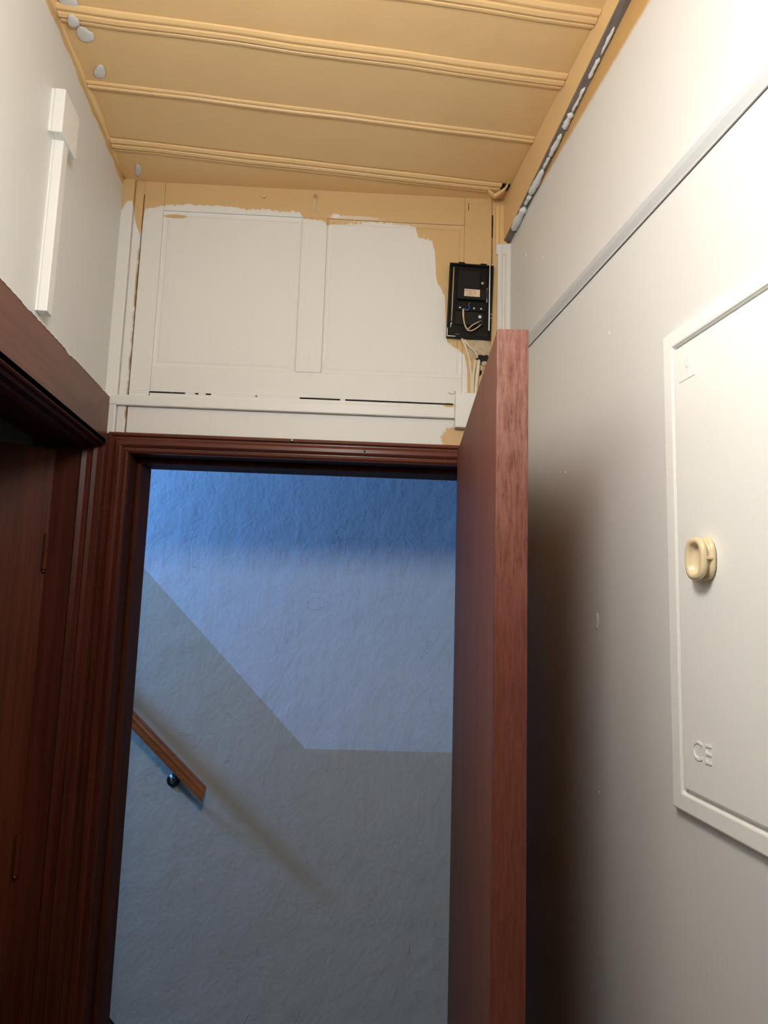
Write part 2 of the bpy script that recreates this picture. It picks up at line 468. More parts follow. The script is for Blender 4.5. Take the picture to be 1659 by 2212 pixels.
# frame of the panelling (stiles, rails, muntin) and its two panels
build('stile', MB().box(-0.6262, -0.572, 0.0, 0.02, 2.157, CZ), M_PANEL, wf, bevel=0.0009)
build('stile', MB().box(0.262, 0.3380, 0.0, 0.02, 2.157, CZ), M_PANEL, wf, bevel=0.0009)
build('rail', MB().box(-0.5715, 0.2615, 0.0, 0.02, 2.672, CZ), M_PANEL, wf, bevel=0.0009)
build('rail', MB().box(-0.5715, 0.2615, 0.0, 0.02, 2.157, 2.227), M_PANEL, wf, bevel=0.0009)
build('muntin', MB().box(-0.1895, -0.1205, 0.0, 0.02, 2.2275, 2.6715), M_PANEL, wf, bevel=0.0009)
def panel(u0, u1):
    z0, z1 = 2.2275, 2.6715
    rings = []
    for d, y in ((0, 0.0035), (0.004, 0.0055), (0.010, 0.0060), (0.016, 0.0045)):
        rings.append([(u0+d, y, z0+d), (u1-d, y, z0+d), (u1-d, y, z1-d), (u0+d, y, z1-d)])
    return MB().loft([[(u0, 0.02, z0), (u1, 0.02, z0), (u1, 0.02, z1), (u0, 0.02, z1)]] + rings)
build('panel', panel(-0.5715, -0.190), M_PANEL, wf)
build('panel', panel(-0.120, 0.2615), M_PANEL, wf)
# board under the panelling with the dark open joint above it
build('joint_gap', MB().box(-0.6262, 0.338, 0.010, 0.02, 2.150, 2.160), M_GAP, wf)
fb = MB()
build('lower_board', MB().box(-0.6262, 0.338, 0.001, 0.02, 2.036, 2.1535), M_PANEL, wf, bevel=0.001)
for a, b, th in ((-0.572, -0.517, 1), (-0.512, -0.478, 1), (-0.452, -0.443, .6), (-0.424, -0.410, .6), (-0.292, -0.288, .5), (-0.174, -0.066, .8), (-0.052, 0.239, 1)):
    build('open_joint', MB().hexa([(a, -0.0006, 2.1555-0.0006*th), (b, -0.0006, 2.1550-0.0013*th), (b, 0.01, 2.1550-0.0013*th), (a, 0.01, 2.1555-0.0006*th),
                                   (a, -0.0006, 2.1555+0.0009*th), (b, -0.0006, 2.1550+0.0012*th), (b, 0.01, 2.1550+0.0012*th), (a, 0.01, 2.1555+0.0009*th)]), M_GAP, wf)
# painted-over stretches of that joint
prev = -0.6262
for a, b in ((-0.6262, -0.572), (-0.478, -0.452), (-0.443, -0.424), (-0.410, -0.292), (-0.288, -0.174), (-0.066, -0.052), (0.239, 0.338)):
    build('painted_joint', MB().box(a, b, 0.0004, 0.012, 2.1525, 2.158), M_PANEL, wf)
build('open_joint', MB().box(-0.5728, -0.5716, -0.0005, 0.01, 2.143, 2.156), M_GAP, wf)
# right-hand end: filler strip, moulded corner trim, broken joint
build('corner_strip', MB().box(0.3392, CR+0.01, 0.001, 0.02, 2.0, CZ), M_PANEL, wf, bevel=0.001)
build('joint_gap', MB().box(0.3378, 0.3394, 0.008, 0.02, 2.036, CZ), M_GAP, wf)
for z0, z1, wd in ((2.690, 2.706, .0030), (2.672, 2.689, .0034), (2.640, 2.672, .0022), (2.56, 2.605, .0012), (2.605, 2.640, .0007)):
    build('open_joint', MB().box(0.3402-wd/2, 0.3402+wd/2, -0.0004, 0.01, z0, z1), M_GAP, wf)
for z0, z1 in ((2.733, 2.738), (2.726, 2.731), (2.717, 2.725)):
    build('open_joint', MB().box(0.2712, 0.2730, -0.0006, 0.01, z0, z1), M_GAP, wf)
prof = [(0.355, 0.0), (0.355, -0.006), (0.360, -0.009), (0.366, -0.009), (0.369, -0.006), (0.374, -0.006), (0.378, -0.013), (0.388, -0.015), (0.396, -0.010), (0.396, 0.0)]
mb = MB().loft([[(u, y, z) for u, y in prof] for z in (1.0, 2.612)])
build('corner_trim', mb, M_OLDWHITE, wf)
mb = MB().loft([[(u, y, z) for u, y in [(0.350, 0.001), (0.351, -0.005), (0.366, -0.007), (0.378, -0.011), (0.391, -0.013), (0.396, 0.0)]] for z in (2.588, 2.60, 2.617)])
build('corner_trim', mb, M_FILLER, wf)
prof = [(0.349, 0.002), (0.350, -0.004), (0.356, -0.007), (0.362, -0.004), (0.367, -0.004), (0.371, -0.009), (0.378, -0.009), (0.383, -0.003), (0.383, 0.002)]
build('corner_trim', MB().loft([[(u, y, z) for u, y in prof] for z in (2.617, 2.735)]), M_CEIL, wf)
# crumbled plaster hole beneath the intercom
def lumpy(cx, cy, cz, ax, ay, az, seed, seg=10, rg=6, amp=0.25):
    r2 = random.Random(seed); rings = []
    for i in range(1, rg):
        ph = math.pi*i/rg
        rings.append([(cx+ax*math.sin(ph)*math.cos(2*math.pi*k/seg)*(1+amp*(r2.random()-.5)), cy+ay*math.sin(ph)*math.sin(2*math.pi*k/seg)*(1+amp*(r2.random()-.5)), cz+az*math.cos(ph)*(1+amp*(r2.random()-.5)*.5)) for k in range(seg)])
    return MB().loft(rings)
build('plaster_hole', lumpy(0.318, -0.001, 2.283, 0.022, 0.003, 0.016, 3, amp=0.5), M_GAP, wf)
build('plaster_hole', lumpy(0.309, -0.001, 2.247, 0.006, 0.003, 0.010, 5, amp=0.5), M_GAP, wf)
build('crumbled_plaster', lumpy(0.312, -0.001, 2.318, 0.030, 0.007, 0.024, 8, 16, 9, 0.5), M_PLASTER, wf)
build('crumbled_plaster', lumpy(0.287, 0.0, 2.305, 0.014, 0.005, 0.022, 9, 14, 8, 0.5), M_PLASTER, wf)
build('crumbled_plaster', lumpy(0.322, -0.002, 2.271, 0.009, 0.007, 0.008, 10), M_PLASTER, wf, smooth=True)
build('crumbled_plaster', lumpy(0.315, -0.002, 2.258, 0.005, 0.005, 0.008, 12), M_PLASTER, wf, smooth=True)

# ------------------------------------------------------------------ entrance frame: architrave and lining
tr = empty('trim_1', P0, -SK)
tag(tr, 'dark mahogany moulded frame around the entrance doorway', 'door frame', kind='structure')
ARC = [(0, 0.012), (0, -0.012), (.003, -.017), (.009, -.018), (.0125, -.0125), (.016, -.0125), (.0165, -.0155), (.024, -.0195), (.033, -.0195), (.0385, -.015),
       (.039, -.0105), (.0425, -.0105), (.043, -.014), (.049, -.0155), (.0545, -.011), (.055, 0.012)]
AO, AZ, AR = UL-0.056, ZH+0.055, UR+0.056
mb = MB().loft([[(AO+w_, y, 0.0) for w_, y in ARC], [(AO+w_, y, AZ-w_) for w_, y in ARC]])
build('jamb_moulding', mb, M_MAHOG, tr)
mb = MB().loft([[(AR-w_, y, 0.0) for w_, y in ARC], [(AR-w_, y, AZ-w_) for w_, y in ARC]])
build('jamb_moulding', mb, M_MAHOG, tr)
mb = MB().loft([[(AO+w_, y, AZ-w_) for w_, y in ARC], [(AR-w_, y, AZ-w_) for w_, y in ARC]])
build('head_moulding', mb, M_MAHOG_X, tr)
build('jamb_lining', MB().box(UL-0.024, UL+0.001, -0.004, 0.150, 0, ZH), M_LINING, tr, bevel=0.002)
build('jamb_lining', MB().box(UR-0.001, UR+0.024, -0.004, 0.150, 0, ZH), M_LINING, tr, bevel=0.002)
build('head_lining', MB().box(UL-0.024, UR+0.024, -0.004, 0.150, ZH, ZH+0.024), M_LINING, tr, bevel=0.002)
build('door_stop', MB().box(UL+0.001, UL+0.014, 0.052, 0.145, 0, ZH-0.013), M_LINING, tr, bevel=0.003)
build('door_stop', MB().box(UL+0.001, UR-0.001, 0.052, 0.145, ZH-0.013, ZH), M_LINING, tr, bevel=0.003)
build('corner_fillet', MB().box(CL-0.012, AO+0.001, -0.010, 0.013, 0, 2.0365), M_MAHOG, tr, bevel=0.001)
build('screw_eye', MB().lathe([(0.0012, 0), (0.0035, 0.002), (0.0042, 0.004), (0.003, 0.006), (0.0006, 0.0065)], (-0.187, -0.016, 2.0335), (0, -1, 0), 12), M_METAL, tr, smooth=True)
build('nail_head', MB().lathe([(0.003, 0), (0.003, 0.002), (0.0006, 0.003)], (0.005, -0.019, 2.012), (0, -1, 0), 10), M_BRONZE, tr)

# ------------------------------------------------------------------ ceiling
ceil = build('ceiling', MB().box(-0.70, 0.70, PB, 1.90, CZ+0.012, CZ+0.10), M_CEIL)
tag(ceil, 'ochre painted boarded ceiling with moulded battens', 'ceiling', kind='structure')
def yend(x): return wallY(x) - 0.002
lines = [(1.1375, 'wide'), (1.3025, 'wide'), (1.495, 'bead'), (1.7025, 'wide')]
y = 1.1375
k = 0
while y > PB + 0.25:
    y -= (0.17, 0.195, 0.205)[k % 3]; lines.insert(0, (y, ('bead', 'wide', 'wide')[k % 3])); k += 1
ys = [PB] + [a for a, _ in lines] + [None]
for i in range(len(ys) - 1):
    dz = (0.0, 0.0016, -0.0012, 0.0008)[i % 4]
    y0 = ys[i]
    if ys[i+1] is None:
        v = [(XL, y0, CZ+dz), (0.53, y0, CZ+dz), (0.53, yend(0.53)+0.01, CZ+dz), (XL, yend(XL)+0.01, CZ+dz)]
    else:
        y1 = ys[i+1] - 0.0012
        v = [(XL, y0, CZ+dz), (0.53, y0, CZ+dz), (0.53, y1+0.012*0, CZ+dz), (XL, y1, CZ+dz)]
    build('plank', MB().hexa(v + [(a, b, CZ+0.02) for a, b, c in v]), M_CEIL, ceil)
WIDE = [(-.022, 0), (-.021, -.004), (-.015, -.007), (-.010, -.0065), (-.0085, -.0035), (-.0055, -.0035), (-.004, -.008), (.003, -.0095), (.008, -.007), (.0095, -.004), (.012, -.004), (.0135, -.0065), (.019, -.006), (.022, -.002), (.022, 0)]
BEAD = [(-.010, 0), (-.009, -.003), (-.005, -.0045), (-.003, -.002), (-.0005, -.002), (.0015, -.0065), (.006, -.0065), (.0085, -.003), (.009, 0)]
for yb, kind in lines:
    pr = WIDE if kind == 'wide' else BEAD
    xe = 0.500 if abs(yb-1.7025) < .01 else 0.524
    n = 9
    rings = []
    for i in range(n+1):
        x = XL+0.006 + (xe-XL-0.006)*i/n
        jit = 0.0010*math.sin(i*2.1+yb*9)
        rings.append([(x, yb+a+jit+0.015*(x/1.05), CZ+b*(1+0.12*math.sin(i*1.7+yb*5))) for a, b in pr])
    build('batten' if kind == 'wide' else 'bead', MB().loft(rings), M_CEIL, ceil)
# cove of thick paint along the side wall
rings = []
for i in range(40):
    y_ = PB + (1.84-PB)*i/39
    wd = 0.010+0.004*math.sin(y_*17)+0.003*math.sin(y_*41)
    rings.append([(XL-.002, y_, CZ+.004), (XL+wd, y_, CZ+.004), (XL+wd*.5, y_, CZ-wd*.35), (XL-.002, y_, CZ-wd)])
build('paint_cove', MB().loft(rings), M_CEIL, ceil, smooth=True)
def patch(cx, cy, a, b, rot, seed):
    r2 = random.Random(seed); rings = []
    for rr, hz in ((1.0, -0.0004), (0.9, -0.0016), (0.55, -0.0024), (0.15, -0.0027)):
        ring = []
        r2 = random.Random(seed)
        for k2 in range(28):
            th = 2*math.pi*k2/28; q = rr*(1+0.13*math.sin(2*th+seed)+0.08*math.sin(3*th+seed*1.7)+0.04*math.sin(7*th+seed))
            x_, y_ = a*q*math.cos(th), b*q*math.sin(th)
            ring.append((cx+x_*math.cos(rot)-y_*math.sin(rot), cy+x_*math.sin(rot)+y_*math.cos(rot), CZ+hz-0.0015))
        rings.append(ring)
    return MB().loft(rings)
for i, (cx, cy, a, b, rt) in enumerate(((-0.484, 1.346, 0.016, 0.022, 0.5), (-0.492, 1.270, 0.016, 0.018, 0.2), (-0.482, 1.447, 0.012, 0.022, 0.25), (-0.478, 1.800, 0.010, 0.026, 0.2))):
    build('filler_patch', patch(cx, cy, a, b, rt, 20+i), M_PATCH, ceil, smooth=True)
mb = patch(-0.494, 1.305, 0.012, 0.016, 0.0, 41); mb.v = [(x_, y_, z_-0.008) for x_, y_, z_ in mb.v]
build('filler_patch', mb, M_PATCH, ceil, smooth=True)
# broken end of the last batten in the corner
tb = [(0.468, 1.712, CZ-0.012), (0.487, 1.716, CZ-0.022), (0.508, 1.700, CZ-0.012), (0.516, 1.690, CZ+0.0)]
mb = MB().loft([[Vector(p)+Vector(q) for q in ((0, -.007, -.004), (0.002, .006, -.005), (0.002, .007, .004), (0, -.006, .005))] for p in tb])
build('broken_batten_end', mb, M_CEIL, ceil, bevel=0.002)
build('corner_gap', MB().box(0.500, 0.523, 1.690, 1.716, CZ-0.003, CZ+0.002), M_GAP, ceil)

# ------------------------------------------------------------------ tapered board and raw timber along the top of the side wall
def fz(y_): return 2.707 - 0.113*(y_-1.054)
ya, yb_ = 0.66, 1.755
mb = MB().hexa([(0.525, ya, fz(ya)), (XR+.002, ya, fz(ya)), (XR+.002, yb_, fz(yb_)), (0.525, yb_, fz(yb_)), (0.525, ya, CZ), (XR+.002, ya, CZ), (XR+.002, yb_, CZ), (0.525, yb_, CZ)])
tag(build('trim_2', mb, M_CEIL), 'tapering ochre board between the ceiling and the white wall', 'trim', kind='structure')
rings = []
for i in range(30):
    y_ = 0.2 + (1.752-0.2)*i/29
    zt = min(fz(y_), CZ)-0.0005; zw = zt-0.0045
    j = 0.0012*math.sin(i*2.7)
    rings.append([(0.5262, y_, zt+0.001), (0.5268+j*.3, y_, zt-0.0022), (0.535, y_, zt-0.0035+j), (0.5435, y_, zw), (XR+0.003, y_, zw), (XR+0.003, y_, zt+0.001)])
raw = build('trim_3', MB().loft(rings), M_RAW)
tag(raw, 'bare weathered grey timber strip under the tapering ochre board', 'trim', kind='structure')
for i, (y0, y1, wd) in enumerate(((1.10, 1.16, .0026), (1.165, 1.215, .0032), (1.235, 1.30, .0028), (1.30, 1.345, .0055), (1.36, 1.43, .0045), (1.43, 1.47, .003), (1.47, 1.56, .0065), (1.56, 1.60, .004), (1.605, 1.70, .0075))):
    path = []; rads = []
    r2 = random.Random(60+i); m = 9
    for q in range(m):
        y_ = y0+(y1-y0)*q/(m-1)
        path.append((0.5385-0.0035*min(1, max(0, (y_-1.25)/.3))+0.0022*(r2.random()-.5), y_, fz(y_)-0.0045))
        rads.append(wd*1.2*(0.35 if q in (0, m-1) else 0.8+0.5*r2.random()))
    build('filler_bead', MB().tube(path, rads, 8), M_FILLER, raw, smooth=True)

# ------------------------------------------------------------------ side door: frame, lining, leaf
tr2 = empty('trim_4', (XL, 1.84, 0))
tag(tr2, 'brown varnished lintel board and dark lining of the side doorway', 'door frame', kind='structure')
def S(x0, x1, y0, y1, z0, z1): return MB().box(x0-XL, x1-XL, y0-1.84, y1-1.84, z0, z1)
LX = XL+0.013
build('lintel_board', S(XL-0.01, LX, DY0-0.12, wallY(XL)-0.006, DZ+0.004, 2.133), M_LINTEL, tr2, bevel=0.002)
# chipped paint line on top of it
rings = []
for i in range(140):
    y_ = DY0-0.1+(1.84-DY0+0.1)*i/139
    dr = 0.0010 + 0.0007*math.sin(i*1.9) + sum(h_*max(0.0, 1-abs(y_-c_)/w_) for c_, w_, h_ in ((1.27, .025, .0025), (1.33, .012, .0015), (1.505, .02, .0045), (1.53, .03, .002), (1.78, .02, .0015)))
    rings.append([(LX+0.0006-XL, y_-1.84, 2.1335), (LX+0.0006-XL, y_-1.84, 2.1335-dr), (XL-0.002-XL, y_-1.84, 2.1335-dr), (XL-0.002-XL, y_-1.84, 2.1350)])
build('paint_edge', MB().loft(rings), M_WHITE, tr2)
# stepped lining profile (x towards the other room, d into the opening)
LIN = [(LX, 0.0), (LX-0.004, 0.003), (LX-0.012, 0.003), (LX-0.016, 0.009), (LX-0.026, 0.011), (LX-0.030, 0.006), (LX-0.036, 0.006), (LX-0.040, 0.013), (LX-0.052, 0.016), (LX-0.056, 0.012), (LX-0.062, 0.012), (XL-0.106, 0.012), (XL-0.106, -0.014), (LX, -0.014)]
build('jamb_lining', MB().loft([[(x-XL, DY1-d-1.84, z) for x, d in LIN] for z in (0.0, DZ+0.004)]), M_MAHOG, tr2)
build('jamb_lining', MB().loft([[(x-XL, DY0+d-1.84, z) for x, d in LIN] for z in (0.0, DZ+0.004)]), M_MAHOG, tr2)
LINH = [(XL-0.131 if x < XL-0.1 else x, d) for x, d in LIN]
build('head_lining', MB().loft([[(x-XL, y_-1.84, DZ+0.004-d) for x, d in LINH] for y_ in (DY0, DY1)]), M_SOFFIT, tr2)
build('jamb_moulding', S(XL-0.01, LX, DY1, wallY(XL)-0.004, 0, DZ+0.004), M_MAHOG, tr2, bevel=0.002)
build('jamb_moulding', S(XL-0.01, LX, DY0-0.12, DY0, 0, DZ+0.004), M_MAHOG, tr2, bevel=0.002)

d2 = empty('door_1', (-0.634, 1.822, 0.0))
d2.rotation_euler = (0, 0, math.atan2(-0.48, -0.877))
tag(d2, 'dark red mahogany side door standing half open into the next room', 'door', kind='structure')
build('leaf', MB().box(-0.008, 0.86, -0.042, 0.0, 0.008, 1.982), M_LEAF2, d2, bevel=0.002)
for zz in (1.72, 1.0, 0.3):
    h = build('hinge', MB().lathe([(0.0062, -0.045), (0.0066, -0.043), (0.0066, -0.001), (0.0058, 0.0), (0.0066, 0.001), (0.0066, 0.043), (0.0062, 0.045)], (-0.003, 0.008, zz), (0, 0, 1), 14), M_LEAF2, d2, smooth=False)
    build('finial', MB().lathe([(0.004, 0), (0.0045, 0.004), (0.002, 0.008)], (-0.003, 0.008, zz-0.052), (0, 0, 1), 10), M_BRASS, h)

# room beyond the side door
mb = MB()
mb.box(-2.5, -2.4, 0.2, 1.84, 0, 2.8); mb.box(-2.5, XL-0.13, 0.1, 0.2, 0, 2.8)
mb.box(-2.4, -0.70, 1.845, 1.86, 0, 2.8)
tag(build('wall_side_room', mb, M_DIM), 'dim green-grey walls of the unlit room beyond the side door', 'wall', kind='structure')
tag(build('ceiling', MB().box(-2.5, XL-0.13, 0.1, 1.86, 2.72, 2.8), M_DIM), 'dim ceiling of the unlit room beyond the side door', 'ceiling', kind='structure')
tag(build('floor', MB().box(-2.5, -0.70, 0.1, 1.86, -0.1, 0), M_FLOOR), 'dark floor of the unlit room beyond the side door', 'floor', kind='structure')

# ------------------------------------------------------------------ open entrance door
HX, HY = 0.403, 1.745
FX, FY = 0.272, 0.935
LEN = math.hypot(HX-FX, HY-FY)
d1 = empty('door_2', (HX, HY, 0.0))
d1.rotation_euler = (0, 0, math.atan2(FY-HY, FX-HX))     # local +x runs from the hinges to the free edge, local +y to the white wall
tag(d1, 'flush mahogany entrance door standing open against the white wall', 'door', kind='structure')
build('leaf', MB().box(0.0, LEN-0.007, 0.0, 0.045, 0.012, 2.020), M_LEAF, d1, bevel=0.001)
lip = MB().box(LEN-0.007, LEN, -0.0004, 0.0455, 0.012, 2.0206)
lo = build('edge_lipping', lip, M_EDGE, d1, bevel=0.0025)
for zz in (1.75, 1.0, 0.25):
    build('hinge', MB().lathe([(0.006, -0.045), (0.007, -0.043), (0.007, 0.043), (0.006, 0.045)], (-0.004, 0.052, zz), (0, 0, 1), 12), M_BRASS, d1)

# ------------------------------------------------------------------ stairwell
SD = 2.70
SP0 = (SD*math.sin(SK), SD*math.cos(SK), 0.0)
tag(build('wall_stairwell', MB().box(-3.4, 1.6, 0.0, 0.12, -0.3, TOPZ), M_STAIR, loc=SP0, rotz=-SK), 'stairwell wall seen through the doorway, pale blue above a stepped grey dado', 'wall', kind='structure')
mb = MB()
mb.box(1.30, 1.40, 1.5, 3.0, -0.3, TOPZ)
tag(build('wall_landing_end', mb, M_STAIRW), 'closed end wall of the stair landing behind the open door', 'wall', kind='structure')
WY0, WY1, WZ0, WZ1 = 2.24, 2.51, 2.30, 2.74
mb = MB()
mb.box(-2.44, -2.34, 1.8, 3.2, -0.3, WZ0); mb.box(-2.44, -2.34, 1.8, 3.2, WZ1, TOPZ)
mb.box(-2.44, -2.34, 1.8, WY0, WZ0, WZ1); mb.box(-2.44, -2.34, WY1, 3.2, WZ0, WZ1)
tag(build('wall_stair_head', mb, M_STAIRW), 'end wall with a window at the head of the stairs', 'wall', kind='structure')
tag(build('ceiling', MB().box(-3.2, 1.6, 1.7, 3.2, TOPZ, TOPZ+0.1), M_STAIRW), 'darkened grey ceiling high over the stairwell', 'ceiling', kind='structure')
tag(build('floor', MB().box(-3.2, 1.6, 1.86, 3.2, -0.1, 0), M_LAND), 'grey speckled landing floor outside the entrance', 'floor', kind='structure')
win = empty('window_1', (-2.39, (WY0+WY1)/2, WZ0))
tag(win, 'narrow stairwell window letting in blue daylight', 'window', kind='structure')
hw, hh = (WY1-WY0)/2, WZ1-WZ0
mb = MB().box(-.03, .03, -hw, -hw+.04, 0, hh).box(-.03, .03, hw-.04, hw, 0, hh).box(-.03, .03, -hw+.04, hw-.04, 0, .04).box(-.03, .03, -hw+.04, hw-.04, hh-.04, hh)
build('window_frame', mb, M_WHITE, win)
build('pane', MB().box(-.004, .004, -hw+.04, hw-.04, .04, hh-.04), M_PANE, win)

st = empty('staircase', SP0, -SK)
tag(st, 'grey plastered stair flight rising along the stairwell wall', 'staircase')
def sz(u): return 0.104 - 1.057*(u+0.812)
mb = MB().loft([[(u, y_, z_) for u, z_ in ((-0.735, 0.0), (-0.714, 0.0), (-2.4, sz(-2.4)), (-2.4, sz(-2.4)-0.25), (-0.96, 0.0))] for y_ in (-0.016, -0.0005)])
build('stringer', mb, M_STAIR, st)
build('joint_gap', MB().loft([[(u, y_, z_) for u, z_ in ((-0.714, 0.0), (-0.708, 0.0), (-2.4, sz(-2.4)+0.006), (-2.4, sz(-2.4)))] for y_ in (-0.014, -0.0003)]), M_GAP, st)
for i in range(8):
    u1 = -0.90-0.19*i; z1 = 0.2*(i+1)
    build('step', MB().box(u1-0.21, u1, -0.66, -0.018, 0 if i < 2 else z1-0.4, z1), M_LAND, st, bevel=0.006)

# handrail on the stairwell wall
hr = empty('handrail', SP0, -SK)
tag(hr, 'orange-brown wooden handrail on a dark round bracket, sloping down the stairwell wall', 'handrail')
a = Vector((-0.527, -0.080, 0.9125)); dirv = Vector((-0.9455-0.0, 0, 0.885)).normalized()
dirv = Vector((-0.314, 0, 0.2925)).normalized()
nrm = Vector((dirv.z, 0, -dirv.x))        # up across the rail
hp = [(-.020, -.017), (-.023, -.008), (-.023, .002), (-.016, .0045), (-.016, .0075), (-.0215, .010), (-.019, .017), (-.010, .021), (.010, .021), (.019, .017), (.021, .010), (.018, .007), (.018, .005), (.022, .003), (.022, -.008), (.020, -.017), (.012, -.021), (-.012, -.021)]
r0, r1 = [], []
for yy, hz in hp:
    p = a + Vector((0, yy, 0)) + nrm*hz
    s_ = (p.x - a.x)/dirv.x
    r0.append(p - dirv*(s_*0.72)); r1.append(p + dirv*1.7)
build('rail', MB().loft([r0, r1]), M_RAIL, hr, bevel=0.0008)
for s_ in (0.118, 1.25):
    q = a + dirv*s_
    c0 = Vector((q.x-0.045, 0, q.z-0.052)) if True else q
    br = build('bracket', MB().lathe([(0.024, 0.0), (0.0245, 0.004), (0.023, 0.007), (0.012, 0.009), (0.0105, 0.016), (0.0085, 0.020), (0.0, 0.021)], (c0.x, -0.0005, c0.z), (0, -1, 0), 28), M_BRONZE, hr, smooth=True)
    path = smooth_path([(c0.x, -0.012, c0.z), (c0.x+0.004, -0.040, c0.z+0.003), (c0.x+0.016, -0.066, c0.z+0.014), (q.x-0.020, -0.080, q.z-0.024)], 5)
    build('bracket_arm', MB().tube(path, 0.006, 10), M_BRONZE, br, smooth=True)

# ------------------------------------------------------------------ trunkings and boxes
tk = empty('cable_trunking', P0, -SK)
tag(tk, 'long white plastic trunking running across the door wall above the entrance', 'trunking')
build('base', MB().box(-0.678, 0.243, -0.003, 0.0008, 2.114, 2.141), M_WHITE, tk, bevel=0.001)
build('cover', MB().box(-0.6785, 0.2425, -0.012, -0.0028, 2.1135, 2.1415), M_WHITE, tk, bevel=0.0025)
jb = empty('junction_box', P0, -SK)
tag(jb, 'white square box at the end of the trunking below the intercom', 'junction box')
build('body', MB().box(0.2425, 0.339, -0.010, 0.0008, 2.087, 2.1815), M_WHITE, jb, bevel=0.002)
build('lid', MB().box(0.2420, 0.3395, -0.024, -0.0098, 2.0865, 2.1820), M_WHITE, jb, bevel=0.0025)

lt = empty('cable_trunking', (XL, 1.355, 2.15))
tag(lt, 'short upright white trunking on the off-white wall over the side door', 'trunking')
build('base', MB().box(-0.0005, 0.004, -0.0130, 0.0150, 0.0065, 0.3655), M_WHITE, lt, bevel=0.0003)
build('cover', MB().box(0.0038, 0.022, -0.0135, 0.0155, 0.006, 0.366), M_WHITE, lt, bevel=0.002)
lb = empty('junction_box', (XL, 1.358, 2.512))
tag(lb, 'white box on top of the short upright trunking near the ceiling', 'junction box')
build('body', MB().box(-0.0005, 0.006, -0.0435, 0.0435, 0.0005, 0.0925), M_WHITE, lb, bevel=0.0015)
build('lid', MB().box(0.0058, 0.027, -0.044, 0.044, 0.0, 0.093), M_WHITE, lb, bevel=0.0025)

rt = empty('cable_trunking', (XR, 1.0, 2.261))
tag(rt, 'rounded white trunking along the glossy white wall above the meter cupboard', 'trunking')
prof = [(0.0005, 0.0), (-0.0035, 0.0005), (-0.0040, 0.0025), (-0.0120, 0.0105), (-0.0165, 0.0165), (-0.0172, 0.0195), (-0.0150, 0.0235), (-0.008, 0.0310), (0.0005, 0.0370)]
build('cover', MB().loft([[(x, y_, z_) for x, z_ in prof] for y_ in (PB-1.0+0.01, wallY(XR)-1.0-0.02)]), M_WR, rt, smooth=False)
build('joint_gap', MB().box(-0.0014, 0.0005, PB-1.0+0.01, wallY(XR)-1.0-0.02, -0.0007, 0.0003), M_GAPB, rt)

# ------------------------------------------------------------------ meter cupboard on the white wall
fbx = empty('meter_cupboard', (XR, 0.75, 1.35))
tag(fbx, 'cream enamelled flush cupboard door with ivory knob on the white wall', 'cupboard')
def G(y0, y1, z0, z1, x0, x1): return (x0, x1, y0-0.75, y1-0.75, z0-1.35, z1-1.35)
Y0, Y1, Z0, Z1 = 0.50, 0.950, 1.350, 2.033
bw = 0.0255
def ring_frame(y0, y1, z0, z1, b, xb, xf):
    m = MB()
    o = [(y0, z0), (y1, z0), (y1, z1), (y0, z1)]; i_ = [(y0+b, z0+b), (y1-b, z0+b), (y1-b, z1-b), (y0+b, z1-b)]
    L = []
    for x, poly in ((xb, o), (xf, o), (xf, i_), (xb, i_)):
        L.append([(x, p-0.75, q-1.35) for p, q in poly])
    m.loft(L + [L[0]], cap=False)
    return m
build('frame', ring_frame(Y0, Y1, Z0, Z1, bw, 0.0008, -0.010), M_CAB, fbx, bevel=0.003)
build('back_plate', MB().box(*G(Y0+.01, Y1-.01, Z0+.01, Z1-.01, -0.0008, 0.0008)), M_CAB, fbx)
cdoor = build('cupboard_door', MB().box(*G(Y0+bw+.003, Y1-bw-.002, Z0+bw+.005, Z1-bw-.005, -0.0085, -0.001)), M_CAB, fbx, bevel=0.003)
# oval spool-shaped knob
def oval(yc, zc, a, b, x, n=28, pw=2.6):
    out = []
    for k2 in range(n):
        th = 2*math.pi*k2/n; c_, s_ = math.cos(th), math.sin(th)
        out.append((x, yc-0.75 + a*math.copysign(abs(c_)**(2/pw), c_), zc-1.35 + b*math.copysign(abs(s_)**(2/pw), s_)))
    return out
ky, kz = 0.853, 1.690
seq = [(0.020, .0265, -.0085), (.0235, .0290, -.0105), (.0235, .0290, -.0135), (.021, .0265, -.0155), (.0185, .0240, -.0165), (.0185, .0240, -.0200), (.0215, .0270, -.0212), (.0232, .0285, -.0235), (.0225, .0280, -.0265), (.0190, .0245, -.0285), (.0155, .0215, -.0285), (.0130, .0190, -.0255), (.0115, .0175, -.0200), (.004, .007, -.0190)]
kn = build('knob', MB().loft([oval(ky, kz, a_, b_, x_) for a_, b_, x_ in seq]), M_KNOB, fbx, smooth=True)
build('grip_bar', MB().box(*G(ky-0.0232, ky-0.0170, kz-0.002, kz+0.002, -0.0235, -0.0135)), M_KNOB, kn, bevel=0.0006)
